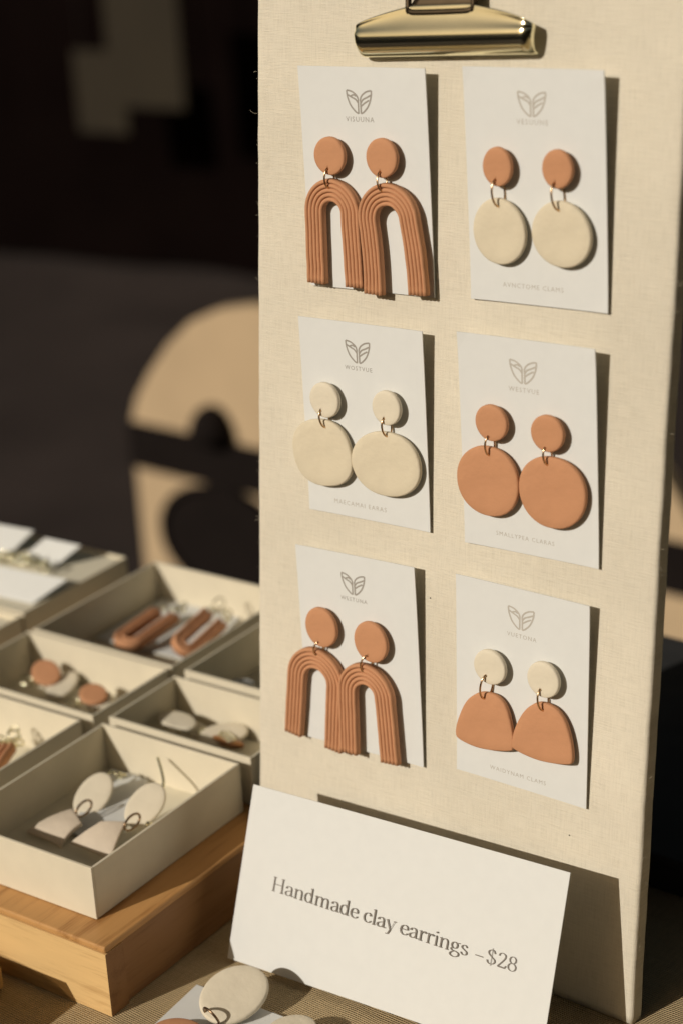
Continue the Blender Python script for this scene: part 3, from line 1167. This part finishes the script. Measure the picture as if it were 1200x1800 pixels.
paper_box("open cream box nearest the corner of the riser, holding pale two piece earrings", 0, .0742, 0, .0930)
paper_box("shallow looking cream box touching the board, with a pale oval earring and an amber bead", -.0015, .0755, .0985, .1440)
paper_box("cream box holding two oval terracotta earrings and their shadows", .0822, .1685, .0955, .1482)
paper_box("cream box at the back holding two terracotta hoops on a white card", .0822, .1680, .1505, .2430)
paper_box("shaded cream box mostly behind the linen board with clear pieces inside", -.0030, .0750, .1505, .2350)
paper_box("cream box at the picture's edge with gold hooks and a scrap of terracotta", .0845, .1600, 0.0, .0905)
paper_box("low cream box at the far back with a gold chain over its pale floor", .1865, .2750, .1640, .2420, h=.0215, floor_z=.0202)
paper_box("cream box behind the oval terracotta pair, closest to the picture's edge", .1865, .2750, .1080, .1622, h=.0205, floor_z=.0180)


def lay_frame(px, py, z, nrm, upd):
    """frame at a picture point at height z above the riser; NRM its face, UPD its long direction"""
    O = onz(px, py, SZ + z)
    n = V(nrm).normalized()
    y = V(upd)
    y = (y - n * y.dot(n)).normalized()
    return frame(O, y.cross(n), y, n)


def at_frame(M0, M):
    return M0.inverted() @ M


UPZ = V((0, 0, 1))
G_BOXED = "loose earrings lying in the open boxes"


def wire_hook(t, M0, pts, mat=None, r=.0006):
    P = [M0.inverted() @ p for p in pts]
    sm = [V(p) for p in catmull([tuple(p) for p in P], 5)]
    return bm_obj("ear_post", tube_bm(sm, r, 8), mat or M_gold, t, smooth=True)


def boxed_pair():
    # box at the corner: two earrings, each an oval over a curved tapering piece
    tocam = (CAM - AO).normalized()
    for k, d in enumerate((
        dict(lab="pale two piece earring lying lower in the corner box, its post flat", st=(164, 1396), rs=(148, 1421), z=.0080,
             drop=[(128, 1420), (144, 1446), (106, 1486), (46, 1460)], post=[(184, 1372), (195, 1356), (207, 1362), (222, 1362)], dmat=M_pinkish),
        dict(lab="pale two piece earring in the corner box with its metal post pointing up", st=(255, 1414), rs=(233, 1445), z=.0130,
             drop=[(178, 1443), (222, 1444), (194, 1511), (122, 1482)], post=[(287, 1386), (288, 1372), (284, 1352), (278, 1332)], dmat=M_pinkish))):
        z = d['z']
        up = (AD2 * 1.0 + AD1 * .05)
        n = UPZ * .80 + V((-.10, -.62, 0))
        MS = lay_frame(*d['st'], z, n, up)
        t = thing("boxed_earring", d['lab'], "earring", MS, G_BOXED)
        bm = slab_bm(blob(.0072, .0106, 30 + k, .02), .0018, .0006, .0001)
        o = bm_obj("stud", bm, M_cream_light, t, Matrix.Translation((0, 0, -.0018)), smooth=True)
        # drop: curved plate through four points
        zz = (.0085, .0085, .0040, .0040) if k == 0 else (.0120, .0120, .0050, .0050)
        P = [MS.inverted() @ onz(*q, SZ + h_) for q, h_ in zip(d['drop'], zz)]
        bm = bmesh.new()
        n_ = 12
        g = []
        for top in (0, 1):
            G = []
            for a in range(n_ + 1):
                row = []
                for b in range(n_ + 1):
                    s, q = a / n_, b / n_
                    p = (P[0] * (1 - s) + P[1] * s) * (1 - q) + (P[3] * (1 - s) + P[2] * s) * q
                    cv = math.sin(q * PI) * .0012 + math.sin(s * PI) * .0008
                    nn = (P[1] - P[0]).cross(P[0] - P[3]).normalized()
                    if nn.z < 0:
                        nn = -nn
                    row.append(bm.verts.new(p + nn * (cv + (0 if top else -.0018))))
                G.append(row)
            g.append(G)
        for top in (0, 1):
            for a in range(n_):
                for b in range(n_):
                    bm.faces.new((g[top][a][b], g[top][a + 1][b], g[top][a + 1][b + 1], g[top][a][b + 1]))
        for a in range(n_):
            for b in (0, n_):
                bm.faces.new((g[0][a][b], g[0][a + 1][b], g[1][a + 1][b], g[1][a][b]))
                bm.faces.new((g[0][b][a], g[0][b][a + 1], g[1][b][a + 1], g[1][b][a]))
        o = bm_obj("drop", bm, d['dmat'], t, smooth=True)
        md = o.modifiers.new("bev", 'BEVEL')
        md.width = .0004
        md.segments = 2
        md.limit_method = 'ANGLE'
        # ring
        c = MS.inverted() @ onz(*d['rs'], SZ + z + .001)
        pts = []
        ax = (MS.inverted().to_3x3() @ (AD2)).normalized()
        uz = (MS.inverted().to_3x3() @ UPZ)
        for q in range(28):
            a = 2 * PI * q / 28
            pts.append(c + ax * math.cos(a) * .0048 + uz * math.sin(a) * .0030)
        bm_obj("jump_ring", tube_bm(pts, .0005, 8, True), M_darkwire, t, smooth=True)
        hz = (z + .001, z + .002, z + .0015, z + .0005) if k == 0 else (z - .001, z + .001, z + .003, z + .005)
        wire_hook(t, MS, [onz(*q, SZ + h_) for q, h_ in zip(d['post'], hz)])
        # second small bead behind the oval
        c = MS.inverted() @ onz(*((210, 1363) if k == 0 else (262, 1450)), SZ + z - .003)
        bm = bmesh.new()
        bmesh.ops.create_icosphere(bm, subdivisions=2, radius=.0016, matrix=Matrix.Translation(c))
        bm_obj("gold_bead", bm, M_gold, t, smooth=True)


boxed_pair()


def liner(label, pts, z, mat=None, name="backing_card", th=.0005, lift=None):
    P = [onz(*q, SZ + z + (lift[i] if lift else 0)) for i, q in enumerate(pts)]
    c = sum(P, V((0, 0, 0))) / len(P)
    bm = bmesh.new()
    a = [bm.verts.new(p - c) for p in P]
    b = [bm.verts.new(p - c + V((0, 0, th))) for p in P]
    bm.faces.new(a[::-1])
    bm.faces.new(b)
    m = len(P)
    for k in range(m):
        bm.faces.new((a[k], a[(k + 1) % m], b[(k + 1) % m], b[k]))
    o = bm_obj(name, bm, mat or M_card)
    o.location = c
    tag(o, label, "card")
    return o


liner("plain pale card slipped under the earring in the corner box", [(196, 1352), (262, 1372), (195, 1490), (118, 1462)], .0026)
liner("white card under the two terracotta hoops in the back box", [(286, 1052), (428, 1080), (345, 1166), (170, 1122)], .0028)
liner("bright white card at the picture's edge in the far box", [(-60, 912), (60, 934), (16, 976), (-80, 958)], .0206, lift=(.010, .010, 0, 0))
liner("small bright card behind the gold chain in the far box", [(80, 947), (142, 960), (96, 998), (34, 986)], .0206, lift=(.010, .010, 0, 0))
liner("white card beside the chain at the front of the far box", [(-60, 984), (118, 1020), (58, 1062), (-120, 1022)], .0206, lift=(.010, .010, 0, 0))


def oval_piece(label, px, py, z, ra, rb, n, up, mat, under=None, seed=0, th=.0020):
    M = lay_frame(px, py, z, n, up)
    t = thing("boxed_earring", label, "earring", M, G_BOXED)
    bm_obj("stud", slab_bm(blob(ra, rb, seed, .02), th, .0006, .0001), mat, t, Matrix.Translation((0, 0, -th)), smooth=True)
    if under:
        (ux, uy, uz_, ua, ub, umat) = under
        MU = lay_frame(ux, uy, uz_, UPZ * 1 + V((0, -.3, 0)), up)
        bm_obj("drop", slab_bm(blob(ua, ub, seed + 3, .05), .0018, .0006), umat, t, M.inverted() @ MU, smooth=True)
    # post down to the floor
    foot = M.inverted() @ (M.translation - UPZ * (z - .0022))
    bm_obj("ear_post", tube_bm([V((0, 0, -th)), foot], .0006, 8), M_gold, t, smooth=True)
    bm = bmesh.new()
    for q in range(2):
        c = V((.002 * q - .006, -.008, -.003))
        pts = [c + V((math.cos(2 * PI * k / 20) * .0028, math.sin(2 * PI * k / 20) * .0022, .001 * q)) for k in range(20)]
        tube_bm(pts, .0004, 6, True, bm)
    bm_obj("jump_ring", bm, M_gold, t, smooth=True)
    return t, M


N1 = UPZ * .80 + V((0, -.55, 0))
oval_piece("oval terracotta earring standing higher in its cream box, its beige drop below", 81, 1181, .0125, .0074, .0064, N1, AD2, M_terra, (110, 1208, .006, .006, .010, M_cream_light), 41)
oval_piece("small oval terracotta earring lying low by the box corner on a beige drop", 164, 1218, .0110, .0070, .0060, UPZ + V((0, -.35, 0)), AD2, M_terra, (176, 1236, .006, .0055, .007, M_cream_light), 42)
oval_piece("pale oval earring lying flat in the box that touches the linen board", 312, 1264, .0115, .0060, .0100, UPZ + V((0, -.1, 0)), AD1 * -1, M_cream_light, (342, 1285, .005, .0045, .009, M_cream_light), 43)
oval_piece("pale tapering earring lying against the linen board beside the amber bead", 393, 1288, .0080, .0070, .0110, UPZ + V((0, -.2, 0)), AD2 - AD1, M_cream_light, None, 44)


def hoop(label, tip, tail, z0, z1, width, seed, mat, sidez=0.0):
    """terracotta arch lying in a box: the bend at TIP, legs toward TAIL"""
    a = onz(*tip, SZ + z0)
    b = onz(*tail, SZ + z1)
    d = (a - b)
    h = d.length
    y = d.normalized()
    n = (UPZ + V((-.25, -.45, 0)) + V((sidez, 0, 0)))
    n = (n - y * n.dot(y)).normalized()
    M = frame(a, y.cross(n), y, n)
    t = thing("boxed_earring", label, "earring", M, G_BOXED)
    o = bm_obj("drop", u_arch_bm(width, h, .0062, .0046, 2, .0, 0, seed), mat, t, smooth=True)
    bm = bmesh.new()
    for q in range(4):
        rnd = random.Random(seed * 10 + q)
        c = V((rnd.uniform(-.004, .004), -h - .003 - q * .0022, .003))
        rr = rnd.uniform(.0016, .0030)
        pts = [c + V((math.cos(2 * PI * k / 20) * rr, math.sin(2 * PI * k / 20) * rr, rnd.uniform(-.3, .3) * .001 + math.sin(2 * PI * k / 20 + q) * rr * .6)) for k in range(20)]
        tube_bm(pts, .00045, 6, True, bm)
    bm_obj("ear_hook", bm, M_gold, t, smooth=True)
    return t


hoop("terracotta hoop lying on the white card, bend toward the terracotta ovals", (213, 1142), (292, 1086), .0075, .0095, .0172, 51, M_terra)
hoop("terracotta hoop on edge on the white card, closest to the linen board", (312, 1150), (375, 1092), .0085, .0120, .0150, 52, M_terra, .7)
hoop("scrap of terracotta earring with gold hooks at the edge of the picture", (-22, 1362), (8, 1320), .0080, .0100, .0120, 53, M_terra)


def trinkets():
    # amber bead with gold wire in the box touching the board
    M = lay_frame(402, 1310, .0050, UPZ, AD1)
    t = thing("amber_pendant", "amber coloured bead with a gold cap beside the pale earring", "pendant", M)
    bm = slab_bm(blob(.0030, .0085, 61, .06), .003, .0012, .0003)
    bm_obj("bead", bm, M_amber, t, smooth=True)
    bm = bmesh.new()
    for q in range(3):
        c = V((.002 - q * .0012, .004 - q * .003, .0036))
        pts = [c + V((math.cos(2 * PI * k / 18) * .0018, math.sin(2 * PI * k / 18) * .0018, 0)) for k in range(18)]
        tube_bm(pts, .0005, 6, True, bm)
    bm_obj("gold_cap", bm, M_gold, t, smooth=True)
    # gold chain heaped on the felt at the back
    M = lay_frame(50, 990, .0235, UPZ, AD1)
    t = thing("gold_chain", "heap of gold chain links lying in the far box", "chain", M)
    rnd = random.Random(9)
    for q in range(15):
        c = V((rnd.gauss(0, .0022), -.014 + .0026 * q, .0012 + rnd.uniform(0, .0016)))
        rr = rnd.uniform(.0020, .0028)
        ax = V((rnd.uniform(-1, 1), rnd.uniform(-1, 1), rnd.uniform(.4, 1.4))).normalized()
        u = ax.orthogonal().normalized()
        v = ax.cross(u)
        pts = [c + u * math.cos(2 * PI * k / 18) * rr + v * math.sin(2 * PI * k / 18) * rr for k in range(18)]
        bm_obj("chain_link", tube_bm(pts, .0006, 6, True), M_gold, t, smooth=True)
    # clear pieces in the shaded box
    M = lay_frame(428, 1205, .006, UPZ, AD1)
    t = thing("white_earring", "small white piece glinting in the shaded box behind the board", "earring", M)
    bm_obj("stud", slab_bm(blob(.0035, .006, 71, .08), .002, .0006), M_card, t, smooth=True)
    bm_obj("ear_post", tube_bm([V((0, 0, 0)), V((.001, .003, -.004))], .0005, 6), M_gold, t)
    M = lay_frame(434, 1150, .006, UPZ, AD1)
    t = thing("white_earring", "pale oval in the dark far corner of the shaded box", "earring", M)
    bm_obj("stud", slab_bm(blob(.004, .007, 72, .08), .002, .0006), M_pinkish, t, smooth=True)
    bm_obj("ear_post", tube_bm([V((0, 0, 0)), V((.001, .003, -.004))], .0005, 6), M_gold, t)
    # clasps at the edge of the picture
    M = lay_frame(12, 1311, .010, UPZ, AD1)
    t = thing("gold_clasp", "cluster of small gold rings beside the terracotta scrap", "clasp", M)
    rnd = random.Random(4)
    for q in range(5):
        c = V((rnd.gauss(0, .003), rnd.gauss(0, .004), rnd.uniform(-.001, .001)))
        rr = rnd.uniform(.0016, .0028)
        ax = V((rnd.uniform(-1, 1), rnd.uniform(-1, 1), .7)).normalized()
        u = ax.orthogonal().normalized()
        v = ax.cross(u)
        pts = [c + u * math.cos(2 * PI * k / 18) * rr + v * math.sin(2 * PI * k / 18) * rr for k in range(18)]
        bm_obj("ring", tube_bm(pts, .0005, 6, True), M_gold, t, smooth=True)


trinkets()


# ------------------------------------------------------------------ the pair on its card at the near edge
def near_card():
    O = onz(430, 1880, .004)
    z = .0045
    P = [onz(262, 1800, z), onz(345, 1722, z), onz(610, 1792, z), onz(560, 1960, z), onz(230, 1900, z)]
    P = [onz(345, 1718, z), onz(628, 1822, z), onz(470, 1990, z), onz(180, 1872, z)]
    c = sum(P, V((0, 0, 0))) / 4
    M = Matrix.Translation(c)
    t = thing("near_card", "white card lying on the cloth under the large cream disc, cut by the lower edge", "card", M)
    bm = bmesh.new()
    a = [bm.verts.new(p - c + V((0, 0, -z + .0006))) for p in P]
    b = [bm.verts.new(p - c + V((0, 0, -z + .0012))) for p in P]
    bm.faces.new(a[::-1])
    bm.faces.new(b)
    for k in range(4):
        bm.faces.new((a[k], a[(k + 1) % 4], b[(k + 1) % 4], b[k]))
    bm_obj("card_sheet", bm, M_card, t)
    # disc earring
    n = (UPZ * .95 + V((-.02, -.34, 0))).normalized()
    M = frame(onz(409, 1745, .016), V((1, 0, 0)), n.cross(V((1, 0, 0))), n)
    X = V((.72, .62, .35))
    X = (X - n * X.dot(n)).normalized()
    M = frame(onz(411, 1745, .0088), X, n.cross(X), n)
    t = thing("disc_earring", "large cream disc earring propped on the white card in front of the price sign", "earring", M)
    bm_obj("stud", slab_bm(blob(.0142, .0116, 81, .015), .0026, .0009, .0002), M_cream_light, t, Matrix.Translation((0, 0, -.0026)), smooth=True)
    MI = M.inverted()
    q = MI @ onz(372, 1786, .0062)
    pts = []
    for k in range(26):
        a = 2 * PI * k / 26
        pts.append(q + V((-math.sin(a) * .0014, 0, 0)) + MI.to_3x3() @ (V((.5, -.6, 0)) * math.cos(a) * .0052 + UPZ * math.sin(a) * .0040))
    bm_obj("jump_ring", tube_bm(pts, .0005, 8, True), M_darkwire, t, smooth=True)
    MD = frame(onz(312, 1830, .0035), V((.75, .66, 0)).normalized(), V((-.66, .75, 0)).normalized(), UPZ)
    bm_obj("drop", slab_bm(blob(.0105, .0120, 82, .03), .0024, .0008), M_terra, t, MI @ MD, smooth=True)
    foot = MI @ (M.translation - UPZ * .0070)
    bm_obj("ear_post", tube_bm([V((0, 0, -.0026)), foot], .0005, 8), M_gold, t, smooth=True)
    # its pair, mostly below the frame
    MD = frame(onz(512, 1818, .0055), V((.8, .6, 0)).normalized(), V((-.6, .8, 0)).normalized(), UPZ)
    t = thing("disc_earring", "cream disc earring barely entering along the lower edge beneath the price sign", "earring", MD)
    bm_obj("stud", slab_bm(blob(.0100, .0085, 83, .02), .0024, .0008), M_cream_light, t, smooth=True)
    bm_obj("ear_post", tube_bm([V((0, 0, 0)), V((0, 0, -.0042))], .0005, 8), M_gold, t, smooth=True)


near_card()


def small_block():
    O = V((-.1412, .6612, .0008))
    M = frame(O, AD2 * -1, AD1, V((0, 0, -1)))
    M = frame(O - AD2 * .07, AD2, AD1, UPZ)
    t = thing("wooden_block", "small cream painted wooden block barely showing in front of the riser's arch", "block", M)
    bm_obj("block_body", box_bm(0, .07, 0, .05, 0, .0095, .0006), M_wood, t)
    bm_obj("block_top", box_bm(.001, .069, .001, .049, .0096, .0115, .0004), M_boxpaper, t)


small_block()


def shade_box():  # unseen box, added to shade the cloth and the riser's arch
    M = frame(SO + SD1 * .037 + SD2 * -.105 + UPZ * .0008, SD2, SD1, UPZ)
    t = thing("added_shade_box", "closed cream box added just outside the view to shade the arch of the riser", "box", M)
    bm_obj("box_body", box_bm(.0005, .062, .0005, .0845, 0, .024, .0003), M_boxpaper, t)  # body of the added shade box
    bm_obj("lid", box_bm(0, .0625, 0, .085, .0242, .0300, .0003), M_boxpaper, t)


shade_box()


# ------------------------------------------------------------------ what stands behind, out of focus
def background():
    # free standing display behind the table: rounded back, black shelf, lower panel
    D = 2.7
    Q = V((0, 0, 0)) + CAM + ray(232, 900) * (D / ray(232, 900).dot(FW))
    n = N0.copy()
    M0 = frame(V((Q.x, Q.y, -.76)), BU, UPZ, BU.cross(UPZ))

    def pl(px, py, off=0.0):
        p = M0.inverted() @ hit(px, py, M0 @ V((0, 0, off)), n)
        return p.x, p.y
    t = thing("display_rack", "tan display rack with a rounded back panel, blurred behind the boxes", "display rack", M0)
    top = [pl(232, 738), pl(240, 700), pl(262, 655), pl(295, 605), pl(335, 565), pl(380, 545), pl(440, 538)]
    xs = pl(1225, 800)[0]
    hi = top[-1][1]
    sp = top[0]
    # mirror the shoulder on the far side
    right = [(xs - (x - sp[0]) * 1.0, y) for x, y in top[::-1]]
    out = [(sp[0], sp[1] - .05)] + top + right + [(xs, sp[1] - .05)]

    def extr(name, outline, z0, z1, mat):
        bm = bmesh.new()
        a = [bm.verts.new((x, y, z0)) for x, y in outline]
        b = [bm.verts.new((x, y, z1)) for x, y in outline]
        bm.faces.new(a[::-1])
        bm.faces.new(b)
        m = len(outline)
        for k in range(m):
            bm.faces.new((a[k], a[(k + 1) % m], b[(k + 1) % m], b[k]))
        return bm_obj(name, bm, mat, t)
    extr("back_panel", out, -.02, 0, M_tan)
    ly = pl(232, 812)[1]
    extr("lower_panel", [(sp[0], .02), (xs, .02), (xs, ly), (sp[0], ly)], -.02, 0, M_tan)
    y0, y1 = ly, sp[1]
    bm_obj("shelf", box_bm(sp[0], xs, y0 - .001, y1, .0005, .010, .001, 1), M_blackpaint, t)
    for x in (sp[0] + .02, xs - .04):
        bm_obj("leg", box_bm(x, x + .02, 0, y1, -.05, -.021), M_blackpaint, t)
    # dark round topped ornament on the shelf
    x, y = pl(378, 760, .005)
    bm = bmesh.new()
    prof = [(.020, 0), (.029, .002), (.030, .014), (.026, .028), (.018, .040), (.008, .046), (0, .048)]
    rows = []
    for k in range(24):
        a = 2 * PI * k / 24
        rows.append([bm.verts.new((r * math.cos(a), h, r * math.sin(a))) for r, h in prof[:-1]])
    tp = bm.verts.new((0, prof[-1][1], 0))
    for k in range(24):
        A, B = rows[k], rows[(k + 1) % 24]
        for j in range(len(A) - 1):
            bm.faces.new((A[j], B[j], B[j + 1], A[j + 1]))
        bm.faces.new((A[-1], B[-1], tp))
    bm.faces.new([r[0] for r in rows])
    o = bm_obj("ornament", bm, M_blackpaint, smooth=True)
    o.matrix_world = M0 @ Matrix.Translation((x, y1 + .0008, .010))
    tag(o, "small dark round topped ornament on the shelf of the tan rack", "ornament")
    # black round tray leaning on the lower panel
    x0, _ = pl(281, 925, .02)
    _, yt = pl(385, 862, .02)
    xr = x0 + .105
    yb = yt - .150
    MT = M0 @ Matrix.Translation((xr, yb + .0 , .012))
    t2 = thing("round_tray", "black oval tray hanging on the lower panel of the tan rack", "tray", MT)
    ocx = (yt - yb) / 2
    bm = slab_bm([(.105 * math.cos(2 * PI * k / 48), ocx + ocx * math.sin(2 * PI * k / 48)) for k in range(48)], .012, .004)
    bm_obj("tray_base", bm, M_blackpaint, t2, Matrix.Translation((0, 0, -.011)), smooth=True)
    pts = [V((.103 * math.cos(2 * PI * k / 48), ocx + (ocx - .002) * math.sin(2 * PI * k / 48), .003)) for k in range(48)]
    bm_obj("tray_rim", tube_bm(pts, .005, 8, True), M_blackpaint, t2, smooth=True)

    # the neighbouring stall: black canvas back wall, deep shade put into its colour
    gz = -.757
    a = onz(0, 445, gz)
    b = onz(450, 492, gz)
    d = (b - a).normalized()
    Mb = frame(V((a.x, a.y, gz)), d, V((-d.y, d.x, 0)), UPZ)
    t = thing("stall_canvas", "black canvas wall of the neighbouring stall, deep shade put into its colour", "canvas wall", Mb)

    def sheet(x0, x1, z0, z1, amp, seed):
        bm = bmesh.new()
        nx, nz = 90, 10
        g = [[bm.verts.new((x0 + (x1 - x0) * i / nx, amp * noise.noise(V((i * .22 + seed, k * .12, seed))), z0 + (z1 - z0) * k / nz)) for k in range(nz + 1)] for i in range(nx + 1)]
        for i in range(nx):
            for k in range(nz):
                bm.faces.new((g[i][k], g[i + 1][k], g[i + 1][k + 1], g[i][k + 1]))
        return bm
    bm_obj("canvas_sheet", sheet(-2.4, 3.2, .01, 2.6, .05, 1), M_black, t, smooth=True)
    for x in (-2.4, .9, 3.2):
        bm_obj("pole", box_bm(x - .02, x + .02, .07, .11, .0, 2.65), M_blackpaint, t)
    # two flattened cartons leaning on the canvas
    def carton(label, px0, px1, py0, py1, out_, mat):
        nn = V((d.y, -d.x, 0))
        O = Mb.translation + nn * out_
        p0 = hit(px0, py1, O, nn)
        p1 = hit(px1, py0, O, nn)
        wd = (p1 - p0).dot(d)
        z0, z1 = p0.z, p1.z
        M = frame(V((p0.x, p0.y, gz)), d, V((-d.y, d.x, 0)), UPZ)
        tt = thing("hanging_panel", label, "panel", M)
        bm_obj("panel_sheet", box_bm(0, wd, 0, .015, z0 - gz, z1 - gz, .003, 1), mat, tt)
        for x in (wd * .15, wd * .8):
            bm_obj("hanging_cord", box_bm(x, x + .006, .004, .010, z1 - gz, 2.6), M_blackpaint, tt)
    carton("dim brown panel hanging lower on the dark canvas", 140, 215, 92, 232, .20, M_dim)
    carton("dim taller panel hanging in front of the brown one on the dark canvas", 196, 308, -40, 188, .30, M_dim)

    # dark box on the cloth behind the board
    O = onz(1205, 1238, 0.0006)
    M = frame(V((O.x, O.y, .0008)), BU, -N0, UPZ)
    t = thing("storage_box", "low dark grey box on the table behind the linen board's far edge", "box", M)
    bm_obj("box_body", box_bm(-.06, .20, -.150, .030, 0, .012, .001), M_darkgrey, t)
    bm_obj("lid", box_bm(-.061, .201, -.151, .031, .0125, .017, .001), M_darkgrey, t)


background()


def canopy():
    # unseen canopy, added above and beside the table to block sky light
    t = thing("added_canopy", "tan canvas canopy added above the view to block sky light", "canopy", Matrix.Translation((0, 0, -.757)))
    bm = bmesh.new()
    x0, x1, y0, y1, z = -.55, 1.9, -.5, 1.25, 2.05
    n_ = 24
    g = [[bm.verts.new((x0 + (x1 - x0) * i / n_, y0 + (y1 - y0) * k / n_, z + .22 * (1 - abs(2 * i / n_ - 1)) + .01 * noise.noise(V((i * .4, k * .4, 2))))) for k in range(n_ + 1)] for i in range(n_ + 1)]
    for i in range(n_):
        for k in range(n_):
            bm.faces.new((g[i][k], g[i + 1][k], g[i + 1][k + 1], g[i][k + 1]))
    bm_obj("canvas_sheet", bm, M_added_canopy, t, smooth=True)
    for x, y in ((x1 - .03, y0 + .03), (x1 - .03, y1 - .03), (x0 + .03, y1 - .03)):
        bm_obj("pole", box_bm(x - .015, x + .015, y - .015, y + .015, 0, z, .003, 1), M_blackpaint, t)


canopy()  # added unseen, blocks sky light


def added_stall_row(label, x0, x1, y0, y1):
    # unseen closed stalls, added behind and beside the viewpoint to hide the low sky
    t = thing("added_stall", label, "stall", Matrix.Translation(((x0 + x1) / 2, (y0 + y1) / 2, -.757)))
    hx, hy = (x1 - x0) / 2, (y1 - y0) / 2
    bm_obj("added_stall_body", box_bm(-hx, hx, -hy, hy, 0, 2.35, .01, 1), M_added_stall, t)
    bm_obj("added_stall_roof", box_bm(-hx - .12, hx + .12, -hy - .12, hy + .12, 2.352, 2.45, .01, 1), M_added_stall, t)


for k in range(5):
    added_stall_row("%s closed wooden stall added unseen behind the viewpoint to hide low sky" % ("first", "second", "third", "fourth", "fifth")[k], -9 + 3.1 * k, -6.1 + 3.1 * k, -5.6, -3.6)
    if k < 3:
        added_stall_row("%s closed wooden stall added unseen on the sunny side to hide low sky" % ("nearest", "middle", "farthest")[k], -8.6, -6.6, -3.2 + 3.1 * k, -.3 + 3.1 * k)
